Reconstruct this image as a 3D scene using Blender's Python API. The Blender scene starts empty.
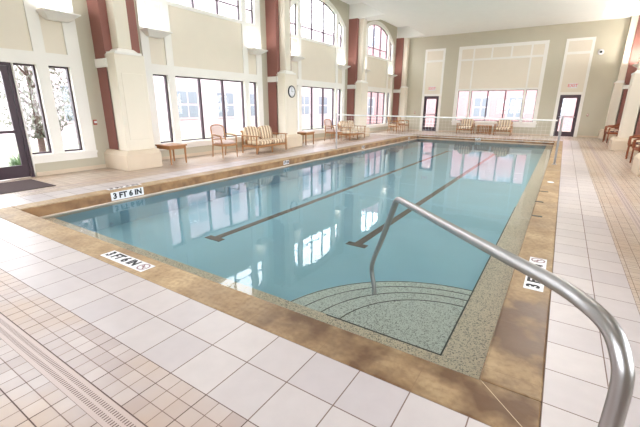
import bpy, math, random
from mathutils import Vector, Matrix
random.seed(7)
SC = bpy.context.scene
COL = SC.collection
PI = math.pi

# ------------------------------------------------------------------ materials
def srgb(r, g, b):
    def f(c):
        c /= 255.0
        return c / 12.92 if c <= .04045 else ((c + .055) / 1.055) ** 2.4
    return (f(r), f(g), f(b), 1)

class NT:
    def __init__(s, name):
        s.m = bpy.data.materials.new(name); s.m.use_nodes = True
        s.t = s.m.node_tree; s.n = s.t.nodes; s.l = s.t.links
        s.b = s.n['Principled BSDF']; s.out = s.n['Material Output']
    def node(s, kind, **kw):
        n = s.n.new(kind)
        for k, v in kw.items(): setattr(n, k, v)
        return n
    def inp(s, sock, v):
        if hasattr(v, 'is_output') or isinstance(v, bpy.types.NodeSocket): s.l.new(v, sock)
        else: sock.default_value = v
    def math(s, op, a, b=None, c=None):
        n = s.node('ShaderNodeMath', operation=op)
        s.inp(n.inputs[0], a)
        if b is not None: s.inp(n.inputs[1], b)
        if c is not None: s.inp(n.inputs[2], c)
        return n.outputs[0]
    def mix(s, f, a, b, mode='MIX'):
        n = s.node('ShaderNodeMix', data_type='RGBA', blend_type=mode)
        s.inp(n.inputs[0], f); s.inp(n.inputs[6], a); s.inp(n.inputs[7], b)
        return n.outputs[2]
    def coord(s):
        return s.node('ShaderNodeTexCoord').outputs['Object']
    def xyz(s):
        n = s.node('ShaderNodeSeparateXYZ'); s.l.new(s.coord(), n.inputs[0]); return n.outputs
    def noise(s, scale, detail=4, vec=None, rough=.5):
        n = s.node('ShaderNodeTexNoise'); n.inputs['Scale'].default_value = scale
        n.inputs['Detail'].default_value = detail; n.inputs['Roughness'].default_value = rough
        s.l.new(vec if vec is not None else s.coord(), n.inputs['Vector']); return n.outputs['Fac']
    def ramp(s, f, stops):
        n = s.node('ShaderNodeValToRGB'); s.l.new(f, n.inputs[0]); e = n.color_ramp.elements
        e[0].position, e[0].color = stops[0]; e[1].position, e[1].color = stops[1]
        for p, c in stops[2:]:
            k = e.new(p); k.color = c
        return n.outputs[0]
    def bump(s, h, strength=.2, dist=.01):
        n = s.node('ShaderNodeBump'); n.inputs['Strength'].default_value = strength
        n.inputs['Distance'].default_value = dist; s.l.new(h, n.inputs['Height'])
        s.l.new(n.outputs[0], s.b.inputs['Normal']); return n.outputs[0]
    def set(s, color=None, rough=None, metal=None, spec=None):
        if color is not None: s.inp(s.b.inputs['Base Color'], color)
        if rough is not None: s.inp(s.b.inputs['Roughness'], rough)
        if metal is not None: s.b.inputs['Metallic'].default_value = metal
        if spec is not None: s.b.inputs['Specular IOR Level'].default_value = spec
        return s.m

def paint(name, c, rough=.6, var=.05, scale=3.0, spec=.3):
    t = NT(name); c = srgb(*c)
    d = tuple(x * (1 - var) for x in c[:3]) + (1,)
    return t.set(t.mix(t.noise(scale), d, c), rough, spec=spec)

def line_mask(t, x, period, phase, half):
    """1 on joints of width 2*half"""
    u = t.math('DIVIDE', t.math('SUBTRACT', x, phase), period)
    fr = t.math('FRACT', u)
    d = t.math('MINIMUM', fr, t.math('SUBTRACT', 1.0, fr))
    d = t.math('MULTIPLY', d, period)
    return t.math('LESS_THAN', d, half), t.math('FLOOR', u)

def tile_mat(name, px, py, hx, hy, c1, c2, grout, bold=None, hb=.003, rough=.3, stain=None, grout2=None):
    t = NT(name); o = t.xyz()
    mx, ix = line_mask(t, o[0], px[0], px[1], hx)
    my, iy = line_mask(t, o[1], py[0], py[1], hy)
    cmb = t.node('ShaderNodeCombineXYZ'); t.l.new(ix, cmb.inputs[0]); t.l.new(iy, cmb.inputs[1])
    wn = t.node('ShaderNodeTexWhiteNoise', noise_dimensions='2D'); t.l.new(cmb.outputs[0], wn.inputs['Vector'])
    col = t.mix(wn.outputs['Value'], srgb(*c1), srgb(*c2))
    cl = t.noise(9, 5)
    col = t.mix(t.math('MULTIPLY', cl, .35), col, srgb(*[max(0, v - 34) for v in c1]))
    if stain:
        sf = t.ramp(t.noise(1.1, 3), [(.45, (0, 0, 0, 1)), (.62, (1, 1, 1, 1))])
        col = t.mix(t.math('MULTIPLY', sf, .55), col, srgb(*stain))
    m = t.math('MAXIMUM', mx, my)
    if bold:
        b1, _ = line_mask(t, o[0], bold[0], bold[1], hb)
        b2, _ = line_mask(t, o[1], bold[2], bold[3], hb)
        b = t.math('MAXIMUM', b1, b2)
        col = t.mix(m, col, srgb(*grout)); col = t.mix(b, col, srgb(*(grout2 or grout)))
        m = t.math('MAXIMUM', m, b)
    else:
        col = t.mix(m, col, srgb(*grout))
    h = t.math('SUBTRACT', t.math('MULTIPLY', t.noise(60, 4), .25), m)
    t.bump(h, .25, .003)
    return t.set(col, t.math('ADD', rough, t.math('MULTIPLY', m, .4)))

M = {}
M['cream'] = paint('cream_paint', (234, 225, 210), .55)
M['white'] = paint('white_trim_paint', (244, 241, 236), .45)
M['green'] = paint('sage_wall_paint', (198, 192, 174), .6)
M['brick_red'] = paint('red_brown_paint', (150, 102, 94), .6, .12, 2)
M['ceiling'] = paint('ceiling_paint', (244, 243, 241), .7)
M['plinth'] = paint('plinth_stone', (222, 205, 184), .45, .10, 5)
M['dark'] = paint('dark_bronze_metal', (74, 58, 68), .35, .1)
M['seam'] = paint('dark_step_edge', (62, 66, 62), .5)
M['black'] = paint('black_ink', (25, 25, 32), .5)
M['ivory'] = paint('marker_tile_white', (236, 236, 240), .3)
M['grey_ink'] = paint('grey_red_ink', (150, 120, 128), .5)
M['red'] = paint('red_plastic', (170, 78, 60), .4)
M['exit'] = paint('exit_red', (232, 120, 118), .4)
M['wood'] = paint('golden_oak', (178, 128, 84), .4, .3, 14)
M['wood2'] = paint('reddish_beech', (172, 124, 82), .4, .25, 14)
M['rattan'] = paint('brown_rattan', (150, 84, 52), .45, .5, 40)
M['uphol'] = paint('rose_grey_fabric', (226, 205, 200), .85, .18, 40)
M['rope'] = paint('white_tape', (245, 245, 245), .6)
M['mat'] = paint('dark_rug_pile', (78, 62, 62), .95, .35, 70)
M['grass'] = paint('lawn', (140, 146, 124), .9, .3, 6)
M['leaf'] = paint('pale_green_leaf', (104, 130, 92), .7, .4, 5)
M['leaf2'] = paint('spring_blossom_leaf', (138, 138, 126), .7, .4, 4)
M['bark'] = paint('bark', (116, 94, 92), .9, .3, 20)
M['shade'] = paint('frosted_diffuser', (245, 245, 240), .4)

t = NT('brushed_steel'); t.set(srgb(178, 176, 178), .34, 1.0); M['steel'] = t.m
t = NT('terracotta_brick')
bt = t.node('ShaderNodeTexBrick'); bt.inputs['Color1'].default_value = srgb(160, 122, 126); bt.inputs['Color2'].default_value = srgb(148, 110, 116)
bt.inputs['Mortar'].default_value = srgb(150, 130, 130); bt.inputs['Scale'].default_value = 4
mp = t.node('ShaderNodeMapping'); mp.inputs['Rotation'].default_value = (PI / 2, 0, 0); t.l.new(t.coord(), mp.inputs[0]); t.l.new(mp.outputs[0], bt.inputs['Vector'])
M['brick'] = t.set(bt.outputs['Color'], .8)
M['facade_white'] = paint('pale_facade_panel', (176, 160, 168), .7)
M['facade_glass'] = paint('grey_blue_glazing', (112, 118, 128), .15)

# coping : mottled golden stone with joints and wet patches
t = NT('golden_cast_stone'); o = t.xyz()
n1 = t.noise(3.2, 6, rough=.6); n2 = t.noise(26, 5); n3 = t.noise(1.15, 4)
c = t.ramp(n1, [(.3, srgb(154, 124, 88)), (.7, srgb(194, 168, 130))])
c = t.mix(t.ramp(n2, [(.42, (0, 0, 0, 1)), (.8, (.6, .6, .6, 1))]), c, srgb(112, 82, 54))
wet = t.ramp(n3, [(.50, (0, 0, 0, 1)), (.60, (1, 1, 1, 1))])
# puddles trodden out around the stairs corner
geo = t.node('ShaderNodeVectorMath', operation='DISTANCE'); t.l.new(t.coord(), geo.inputs[0]); geo.inputs[1].default_value = (-.25, 1.85, 0)
near = t.ramp(t.math('MULTIPLY', geo.outputs['Value'], .25), [(.30, (1, 1, 1, 1)), (.46, (0, 0, 0, 1))])
n5 = t.ramp(t.noise(2.6, 4), [(.38, (.3, .3, .3, 1)), (.54, (1, 1, 1, 1))])
wetf = t.math('MAXIMUM', t.math('MULTIPLY', wet, .25), t.math('MULTIPLY', near, n5))
c = t.mix(t.math('MULTIPLY', wetf, .95), c, srgb(88, 58, 32))
jx, _ = line_mask(t, o[0], .61, -1.08, .0025); jy, _ = line_mask(t, o[1], .61, 3.3, .0025)
inx = t.math('LESS_THAN', o[1], 1.96); iny = t.math('GREATER_THAN', o[1], 1.96)
j = t.math('MAXIMUM', t.math('MULTIPLY', jx, inx), t.math('MULTIPLY', jy, iny))
mit = t.math('LESS_THAN', t.math('ABSOLUTE', t.math('ADD', t.math('ADD', o[0], .17), t.math('SUBTRACT', o[1], 1.96))), .003)
mit = t.math('MULTIPLY', mit, t.math('GREATER_THAN', o[0], -.17))
c = t.mix(t.math('MULTIPLY', j, .5), c, srgb(120, 92, 66)); c = t.mix(t.math('MULTIPLY', mit, .6), c, srgb(226, 206, 172))
t.bump(n2, .35, .004)
M['coping'] = t.set(c, t.math('SUBTRACT', .55, t.math('MULTIPLY', wetf, .2)))

t = NT('brown_edge_stone'); M['edge'] = t.set(t.ramp(t.noise(4, 6), [(.32, srgb(112, 78, 52)), (.66, srgb(164, 126, 88))]), .4)
# pool plaster : aggregate
def aggregate(name, a, b, sc=90):
    t = NT(name)
    v = t.node('ShaderNodeTexVoronoi'); v.inputs['Scale'].default_value = sc; t.l.new(t.coord(), v.inputs['Vector'])
    f = t.ramp(v.outputs['Color'], [(.10, srgb(*[v * .55 for v in a])), (.45, srgb(*b))])
    return t.set(t.mix(t.math('MULTIPLY', t.noise(2.5), .25), f, srgb(*b)), .6)
M['agg'] = aggregate('pebble_aggregate', (196, 178, 148), (252, 238, 218), 130)
M['agg2'] = aggregate('blue_grey_aggregate', (160, 176, 170), (240, 246, 240), 130)
M['plaster'] = paint('pool_plaster', (176, 224, 242), .7, .10, 1.5)
M['lane'] = paint('lane_tile', (124, 102, 92), .4, .3, 12)
M['waterline'] = paint('pale_waterline', (224, 206, 190), .4)

M['tile'] = tile_mat('white_stoneware_tile', (.3055, -.165), (.313, 1.65 - .313 * 20), .0034, .0034, (188, 179, 180), (202, 193, 190), (118, 98, 90), rough=.34)
MG = dict(px=(.1018, -.165), py=(.0983, 1.025 - .0983 * 40), hx=.0024, hy=.0024, grout=(122, 102, 94), grout2=(84, 64, 58), rough=.30)
M['mosaic'] = tile_mat('rose_mosaic_tile', c1=(176, 160, 156), c2=(194, 182, 178), bold=(.3055, -.165, .2949, 1.025 - .2949 * 20), hb=.003, stain=(184, 156, 128), **MG)
M['mosaic_warm'] = tile_mat('tan_mosaic_tile', c1=(184, 166, 150), c2=(198, 182, 168), bold=(.3055, .715 - .3055 * 60, .2949, 0), hb=.0028, stain=(176, 148, 122), **MG)
# drain grating with two rows of slots (pattern runs along X, and along Y)
def drain_mat(name, ax, c0, pitch=.0185):
    t = NT(name); o = t.xyz(); a = o[ax]; b = t.math('SUBTRACT', o[1 - ax], c0)
    s, _ = line_mask(t, a, pitch, 0, pitch * .21)
    ab = t.math('ABSOLUTE', b)
    r = t.math('MULTIPLY', t.math('GREATER_THAN', ab, .008), t.math('LESS_THAN', ab, .034))
    m = t.math('MULTIPLY', s, r)
    e = t.math('GREATER_THAN', ab, .057)
    m = t.math('MAXIMUM', m, e)
    return t.set(t.mix(m, srgb(186, 168, 162), srgb(104, 84, 78)), .4)
M['drain_x'] = drain_mat('slotted_grate', 0, .67)
M['drain_y'] = drain_mat('slotted_grate_side', 1, 1.075)
M['drain_yl'] = drain_mat('slotted_grate_far_side', 1, -7.86)

# striped cushion
def stripe(name, off=0):
    t = NT(name); o = t.xyz()
    u = t.math('FRACT', t.math('DIVIDE', t.math('ADD', o[1], 10 + off), .135))
    n = t.node('ShaderNodeValToRGB'); n.color_ramp.interpolation = 'CONSTANT'
    st = [(0, (232, 216, 188)), (.34, (150, 100, 72)), (.50, (228, 208, 180)), (.60, (84, 52, 56)), (.76, (228, 208, 180)), (.84, (170, 126, 92)), (.92, (240, 228, 205))]
    e = n.color_ramp.elements; e[0].position = 0; e[0].color = srgb(*st[0][1]); e[1].position = st[1][0]; e[1].color = srgb(*st[1][1])
    for p, cc in st[2:]: k = e.new(p); k.color = srgb(*cc)
    t.l.new(u, n.inputs[0])
    return t.set(n.outputs[0], .9)
M['stripe'] = stripe('striped_cushion_fabric')

# glass pane: clear, with a mirror-like skin
t = NT('window_glass'); t.n.remove(t.b)
fr = t.node('ShaderNodeFresnel'); fr.inputs[0].default_value = 1.45
tr = t.node('ShaderNodeBsdfTransparent'); gl = t.node('ShaderNodeBsdfGlossy'); gl.inputs['Roughness'].default_value = 0.0
mx = t.node('ShaderNodeMixShader'); t.l.new(fr.outputs[0], mx.inputs[0]); t.l.new(tr.outputs[0], mx.inputs[1]); t.l.new(gl.outputs[0], mx.inputs[2])
t.l.new(mx.outputs[0], t.out.inputs[0]); M['glass'] = t.m
# water
t = NT('pool_water'); t.n.remove(t.b)
bp = t.node('ShaderNodeBump'); bp.inputs['Strength'].default_value = .14; bp.inputs['Distance'].default_value = .02
hn = t.math('ADD', t.noise(1.3, 2), t.math('MULTIPLY', t.noise(9, 3), .12)); t.l.new(hn, bp.inputs['Height'])
fr = t.node('ShaderNodeFresnel'); fr.inputs[0].default_value = 1.33; t.l.new(bp.outputs[0], fr.inputs['Normal'])
tr = t.node('ShaderNodeBsdfTransparent'); tr.inputs[0].default_value = (.955, .992, .995, 1)
gl = t.node('ShaderNodeBsdfGlossy'); gl.inputs['Roughness'].default_value = 0.02; t.l.new(bp.outputs[0], gl.inputs['Normal'])
mx = t.node('ShaderNodeMixShader'); t.l.new(fr.outputs[0], mx.inputs[0]); t.l.new(tr.outputs[0], mx.inputs[1]); t.l.new(gl.outputs[0], mx.inputs[2])
t.l.new(mx.outputs[0], t.out.inputs[0]); M['water'] = t.m

# ------------------------------------------------------------------ mesh helpers
class MB:
    def __init__(s): s.v = []; s.f = []; s.mi = []; s.cur = 0; s.smooth = []
    def add(s, vs, fs, smooth=False):
        k = len(s.v); s.v += [tuple(p) for p in vs]
        for f in fs: s.f.append(tuple(i + k for i in f)); s.mi.append(s.cur); s.smooth.append(smooth)
        return s
    def hexa(s, p):  # 4 bottom (ccw), 4 top
        return s.add(p, [(3, 2, 1, 0), (4, 5, 6, 7), (0, 1, 5, 4), (1, 2, 6, 5), (2, 3, 7, 6), (3, 0, 4, 7)])
    def box(s, x0, x1, y0, y1, z0, z1):
        x0, x1 = min(x0, x1), max(x0, x1); y0, y1 = min(y0, y1), max(y0, y1)
        return s.hexa([(x0, y0, z0), (x1, y0, z0), (x1, y1, z0), (x0, y1, z0), (x0, y0, z1), (x1, y0, z1), (x1, y1, z1), (x0, y1, z1)])
    def tube(s, path, r, n=12, cap=True):
        P = [Vector(p) for p in path]; R = r if isinstance(r, (list, tuple)) else [r] * len(P)
        up = None; vs = []; fs = []
        for i, p in enumerate(P):
            d = ((P[min(i + 1, len(P) - 1)] - P[i]).normalized() + (P[i] - P[max(i - 1, 0)]).normalized()).normalized()
            if up is None: up = Vector((0, 0, 1)) if abs(d.z) < .9 else Vector((1, 0, 0))
            a = d.cross(up).normalized(); b = a.cross(d).normalized(); up = b
            for k in range(n):
                q = 2 * PI * k / n; vs.append(p + R[i] * (math.cos(q) * a + math.sin(q) * b))
        for i in range(len(P) - 1):
            for k in range(n):
                k2 = (k + 1) % n; fs.append((i * n + k, i * n + k2, (i + 1) * n + k2, (i + 1) * n + k))
        s.add(vs, fs, True)
        if cap:
            s.add(vs[:n], [tuple(range(n))[::-1]]); s.add(vs[-n:], [tuple(range(n))])
        return s
    def lathe(s, prof, c=(0, 0), n=24, axis='z'):
        vs = []; fs = []
        for r, z in prof:
            for k in range(n):
                q = 2 * PI * k / n; x, y = r * math.cos(q), r * math.sin(q)
                vs.append((c[0] + x, c[1] + y, z))
        for i in range(len(prof) - 1):
            for k in range(n):
                k2 = (k + 1) % n; fs.append((i * n + k, i * n + k2, (i + 1) * n + k2, (i + 1) * n + k))
        return s.add(vs, fs, True)
    def cushion(s, x0, x1, y0, y1, z0, z1, ex=4, n=10):
        """rounded pillow box (superellipsoid)"""
        cx, cy, cz = (x0 + x1) / 2, (y0 + y1) / 2, (z0 + z1) / 2; a, b, c = (x1 - x0) / 2, (y1 - y0) / 2, (z1 - z0) / 2
        def sp(v, e): return math.copysign(abs(v) ** e, v)
        e = 2 / ex; vs = []; fs = []; nu = 2 * n
        for i in range(n + 1):
            ph = -PI / 2 + PI * i / n
            for k in range(nu):
                th = 2 * PI * k / nu
                vs.append((cx + a * sp(math.cos(ph), e) * sp(math.cos(th), e), cy + b * sp(math.cos(ph), e) * sp(math.sin(th), e), cz + c * sp(math.sin(ph), e)))
        for i in range(n):
            for k in range(nu):
                k2 = (k + 1) % nu; fs.append((i * nu + k, i * nu + k2, (i + 1) * nu + k2, (i + 1) * nu + k))
        return s.add(vs, fs, True)
    def xf(s, m, start=0):
        for i in range(start, len(s.v)): s.v[i] = tuple(m @ Vector(s.v[i]))
        return s
    def build(s, name, mat, parent=None, bevel=0):
        me = bpy.data.meshes.new(name); me.from_pydata(s.v, [], s.f)
        for m in (mat if isinstance(mat, (list, tuple)) else [mat]): me.materials.append(m)
        for p, i, sm in zip(me.polygons, s.mi, s.smooth): p.material_index = i; p.use_smooth = sm
        me.update(); o = bpy.data.objects.new(name, me); COL.objects.link(o)
        if parent: o.parent = parent
        if bevel:
            b = o.modifiers.new('bevel', 'BEVEL'); b.width = bevel; b.segments = 2; b.limit_method = 'ANGLE'
        return o
def tag(o, label=None, cat=None, group=None, kind=None):
    if label: o['label'] = label
    if cat: o['category'] = cat
    if group: o['group'] = group
    if kind: o['kind'] = kind
    return o
def thing(name, label, cat, loc=(0, 0, 0), rz=0, group=None):
    o = bpy.data.objects.new(name, None); COL.objects.link(o); o.location = loc; o.rotation_euler = (0, 0, rz); o.empty_display_size = .1
    return tag(o, label, cat, group)
def copy_tree(o, parent=None):
    c = o.copy(); COL.objects.link(c)
    if parent: c.parent = parent
    for ch in list(o.children): copy_tree(ch, c)
    return c
def struct(name, mb, mat, parent=None, bevel=0):
    o = mb.build(name, mat, parent, bevel)
    if not parent: o['kind'] = 'structure'
    return o

# ------------------------------------------------------------------ room dimensions (metres)
CX = -3.4; HW = 6.0                    # hall centre line and half width
YN, YF = -1.65, 23.6                   # near and far wall
ZC = 5.5; ZT = 6.12                    # ceiling, bay recess ceiling
PIER = [-1.23, 4.87, 10.97, 17.07, 23.17]; PW = .86
PX0, PX1, PY0, PY1 = -6.58, -.17, 1.96, 20.1      # pool water outline
CW = .31
WZ = -.19                              # water level

def slab(mb, map_, y0, y1, z0f, z1f, d0, d1):
    """prism between two stations y0,y1 with heights from functions, through depth d0..d1"""
    a0, a1, b0, b1 = z0f(y0), z1f(y0), z0f(y1), z1f(y1)
    if a1 - a0 < 1e-5 and b1 - b0 < 1e-5: return
    pts = [(d0, y0, a0), (d1, y0, a0), (d1, y1, b0), (d0, y1, b0), (d0, y0, a1), (d1, y0, a1), (d1, y1, b1), (d0, y1, b1)]
    mb.hexa([map_(*p) for p in pts])
def pierced(mb, map_, y0, y1, zb, zt, holes, d0, d1, n=14):
    """wall piece from zb(y) to zt(y) with holes (ya, yb, zlo(y), zhi(y))"""
    cuts = {y0, y1}
    for h in holes: cuts |= {h[0], h[1]}
    cuts = sorted(c for c in cuts if y0 - 1e-6 <= c <= y1 + 1e-6); st = []
    for a, b in zip(cuts, cuts[1:]):
        k = n if any(len(h) > 4 or True for h in holes) else 1
        k = max(1, int((b - a) / .22))
        st += [(a + (b - a) * i / k, a + (b - a) * (i + 1) / k) for i in range(k)]
    for a, b in st:
        mid = (a + b) / 2; hs = sorted([h for h in holes if h[0] <= mid <= h[1]], key=lambda h: h[2](mid)); lo = zb
        for h in hs:
            slab(mb, map_, a, b, lo, h[2], d0, d1); lo = h[3]
        slab(mb, map_, a, b, lo, zt, d0, d1)
K = lambda c: (lambda y: c)
RO = 3.34; ZO = 2.64                   # outer arch
def arc(r, c=0): return lambda y: ZO + math.sqrt(max(.01, r * r - (y - c) ** 2))

def side_map(s):                       # s=-1 left wall, +1 right wall ; d = distance from centre line
    return lambda d, y, z: (CX + s * d, y, z)

bays = [(PIER[i] + PW + PIER[i + 1]) / 2 for i in range(4)]
win_no = [0]
def bay(s, yc, door=False, near_only=False):
    mp0 = side_map(s); mp_ = lambda d, y, z: mp0(d, y + yc, z)
    win_no[0] += 1; nm = 'window_%d' % win_no[0]
    lows = [(-2.07, -1.60), (-1.38, -.47), (-.45, .45), (.47, 1.38), (1.60, 2.02)]
    zl, zh = .47, 2.30
    if door: lows = [(-2.07, -1.60), (-1.38, -.98), (.98, 1.38), (1.60, 2.02)]
    ups = [(-2.07, -1.60), (-1.38, -.47), (-.45, .45), (.47, 1.38), (1.60, 2.02)]
    glz = [(-2.07, -1.60, K(zl), K(zh)), (1.60, 2.02, K(zl), K(zh))]
    glz += [(-1.38, -.98, K(zl), K(zh)), (-.96, .96, K(-.01), K(zh)), (.98, 1.38, K(zl), K(zh))] if door else [(-1.38, 1.38, K(zl), K(zh))]
    upz = [(-2.07, -1.60, K(4.17), arc(3.16)), (-1.38, 1.38, K(4.17), arc(3.16)), (1.60, 2.02, K(4.17), arc(3.16))]
    if door:
        outer_b = lambda y: (-.005 if abs(y) < .97 else .28)
    else: outer_b = K(.28)
    # white trim: stiles, rails, arch (also the reveal), protrudes from wall
    tr = MB()
    pan = [(-2.07, -1.60, K(2.55), K(4.05)), (1.60, 2.02, K(2.55), K(4.05)), (-1.38, 1.38, K(2.55), K(4.08))]
    pierced(tr, mp_, -2.29, 2.29, outer_b, arc(RO), glz + upz + pan, HW - .035, HW + .10)
    if not door:
        tr.add([], [])
        slab(tr, mp_, -2.29, 2.29, K(.40), K(.455), HW - .075, HW + .02)
    else:
        slab(tr, mp_, -2.29, -.97, K(.40), K(.455), HW - .075, HW + .02); slab(tr, mp_, .97, 2.29, K(.40), K(.455), HW - .075, HW + .02)
    w = struct(nm, tr, M['white'])
    pn = MB()
    for a, b, z0, z1 in pan: slab(pn, mp_, a, b, z0, z1, HW + .0, HW + .09)
    pn.build('panel', M['cream'], w)
    fr = MB(); FW = .035
    def frame(a, b, z0, z1):
        holes = [(a + FW, b - FW, lambda y: z0(y) + FW, lambda y: z1(y) - FW)]
        pierced(fr, mp_, a, b, z0, z1, holes, HW + .055, HW + .13)
    for a, b, z0, z1 in glz:
        if z0(0) < 0: continue
        if b - a > 2:
            holes = [(x0 + FW * .9, x1 - FW * .9, K(zl + FW), K(zh - FW)) for x0, x1 in ((a, -.46), (-.46, .46), (.46, b))]
            pierced(fr, mp_, a, b, z0, z1, holes, HW + .055, HW + .13)
        else: frame(a, b, z0, z1)
    F2 = .022
    for a, b, z0, z1 in upz:
        xs = [a, -.46, .46, b] if b - a > 2 else [a, b]
        holes = []
        for x0, x1 in zip(xs, xs[1:]):
            holes.append((x0 + F2, x1 - F2, K(4.17 + F2), K(4.585 - F2 / 2))); holes.append((x0 + F2, x1 - F2, K(4.585 + F2 / 2), lambda y: arc(3.16)(y) - F2))
        pierced(fr, mp_, a, b, z0, z1, holes, HW + .055, HW + .12)
    fr.build('window_frame', M['dark'], w)
    for a, b, z0, z1 in glz + upz:
        if z0(0) < 0: continue
        g = MB(); k = 6
        for i in range(k):
            a1, b1 = a + (b - a) * i / k, a + (b - a) * (i + 1) / k
            g.add([mp_(HW + .10, a1, z0(a1)), mp_(HW + .10, b1, z0(b1)), mp_(HW + .10, b1, z1(b1)), mp_(HW + .10, a1, z1(a1))], [(0, 1, 2, 3)])
        g.build('pane', M['glass'], w)
    if door:
        d = MB()
        pierced(d, mp_, -.96, .96, K(0), K(2.30), [(-.90, .90, K(.0), K(2.24))], HW + .02, HW + .13)
        dr = struct('door_%d' % (1 if s < 0 else 4), d, M['dark'])
        for q in (-1, 1):
            lf = MB(); a, b = sorted((q * .005, q * .895))
            pierced(lf, mp_, a, b, K(.012), K(2.235), [(a + .11, b - .11, K(.27), K(.93)), (a + .11, b - .11, K(.985), K(2.13))], HW + .045, HW + .09)
            l = lf.build('door_leaf', M['dark'], dr)
            gg = MB(); gg.add([mp_(HW + .07, a + .1, .26), mp_(HW + .07, b - .1, .26), mp_(HW + .07, b - .1, 2.14), mp_(HW + .07, a + .1, 2.14)], [(0, 1, 2, 3)])
            gg.build('pane', M['glass'], l)
            h = MB(); h.tube([mp_(HW + .04, q * .08, .95), mp_(HW - .01, q * .08, .95), mp_(HW - .01, q * .08, 1.25), mp_(HW + .04, q * .08, 1.25)], .012, 8)
            h.build('door_handle', M['steel'], l)
    # portal so that the daylight coming through the glazing samples well
    for (z0, z1) in ((zl, zh), (4.17, 5.7)):
        L = bpy.data.lights.new('daylight_portal', 'AREA'); L.shape = 'RECTANGLE'; L.size = 4.1; L.size_y = z1 - z0; L.cycles.is_portal = True
        o = bpy.data.objects.new('daylight_portal', L); COL.objects.link(o)
        o.location = (CX + s * (HW + .2), yc, (z0 + z1) / 2)
        o.rotation_euler = Vector((-s, 0, 0)).to_track_quat('-Z', 'Y').to_euler()
        o.rotation_euler = Matrix(((0, 0, s), (1 * s, 0, 0), (0, 1, 0))).to_euler()
    return w

# ---- side walls
for s, nm in ((-1, 'wall_left'), (1, 'wall_right')):
    mb = MB(); holes = []
    for i, yc in enumerate(bays):
        dr = (i == 0 and s < 0)
        zb = (lambda y, c=yc: -.2 if abs(y - c) < .97 else .28) if dr else K(.28)
        if dr:
            holes += [(yc - 2.29, yc - .97, K(.28), arc(RO, yc)), (yc - .97, yc + .97, K(0), arc(RO, yc)), (yc + .97, yc + 2.29, K(.28), arc(RO, yc))]
        else: holes.append((yc - 2.29, yc + 2.29, K(.28), arc(RO, yc)))
    mp0 = side_map(s)
    pierced(mb, mp0, YN - .2, YF + .2, K(0), K(6.3), holes, HW, HW + .25)
    struct(nm, mb, M['green'])
    for i, yc in enumerate(bays): bay(s, yc, door=(i == 0 and s < 0))
    bb = MB()
    for i, yc in enumerate(bays):
        if i == 0 and s < 0: pierced(bb, mp0, yc + .99, yc + 2.6, K(0), K(.09), [], HW - .02, HW)
        else: pierced(bb, mp0, yc - 2.6, yc + 2.6, K(0), K(.09), [], HW - .02, HW)
    struct('baseboard_left' if s < 0 else 'baseboard_right', bb, M['plinth'])

# ---- piers and columns
def column(s, y, label):
    t = thing('column', label, 'column', (CX + s * HW, y, 0), 0)
    mp = lambda d, yy, z: (s * (d - HW), yy, z)        # local coordinates
    y1 = PW if y + PW < YF else YF - y
    def bx(mb, d0, d1, a, b, z0, z1): slab(mb, mp, a, b, K(z0), K(z1), d0, d1)
    m = MB(); bx(m, HW - .45, HW, 0, y1, 0, ZC + .0); m.build('pier', M['brick_red'], t)
    # stone base
    m = MB(); e = min(.75, y1)
    b0 = 5.0
    bx(m, b0, HW - .0, -.16, e, 0, .36)
    a = [(b0, -.16, .36), (HW, -.16, .36), (HW, e, .36), (b0, e, .36), (b0 + .08, -.07, .45), (HW, -.07, .45), (HW, e, .45), (b0 + .08, e, .45)]
    m.hexa([mp(*p) for p in a]); m.build('base', M['plinth'], t, .012)
    # pedestal
    pe = min(.72, y1)
    m = MB(); bx(m, 5.2, HW - .4, .0, pe, .44, 2.62); m.build('pedestal', M['cream'], t, .01)
    m = MB(); bx(m, 5.188, 5.2, .1, pe - .1, .7, 2.2) ; m.build('panel', M['cream'], t, .008)
    # band round the pier, capital and shaft
    m = MB(); bx(m, HW - .49, HW - .0, -.035, min(y1, PW + .035), 2.33, 2.52); m.build('band', M['white'], t, .01)
    sh0, sh1 = .18, .50
    if y1 < .6: sh0, sh1 = .1, .38
    m = MB()
    a0, a1, b0_, b1_ = .02, min(.66, y1), 2.62, 2.80
    m.hexa([mp(*p) for p in [(5.18, a0, 2.60), (5.6, a0, 2.60), (5.6, a1, 2.60), (5.18, a1, 2.60), (5.18, a0, 2.66), (5.6, a0, 2.66), (5.6, a1, 2.66), (5.18, a1, 2.66)]])
    m.hexa([mp(*p) for p in [(5.21, .08, 2.66), (5.6, .08, 2.66), (5.6, a1 - .06, 2.66), (5.21, a1 - .06, 2.66), (5.27, sh0 - .02, 2.73), (5.6, sh0 - .02, 2.73), (5.6, sh1 + .02, 2.73), (5.27, sh1 + .02, 2.73)]])
    m.build('capital', M['white'], t, .006)
    m = MB(); bx(m, 5.29, 5.58, sh0, sh1, 2.73, ZC + .0); m.build('shaft', M['cream'], t, .02)
    return t
pos_l = ['behind the viewpoint beside the entrance', 'right of the entrance door', 'carrying the round wall clock', 'behind the second striped sofa', 'in the far left corner']
pos_r = ['nearest on the right side wall', 'second on the right side wall', 'cream and red, at the right edge of the photo, cut by the frame', 'on the right wall with a rattan chair tucked behind', 'smallest, in the far right corner']
for i, y in enumerate(PIER):
    if i == 0: continue
    column(-1, y, 'cream column on red pier, ' + pos_l[i])
    column(1, y, 'cream column on red pier, ' + pos_r[i])

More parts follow.
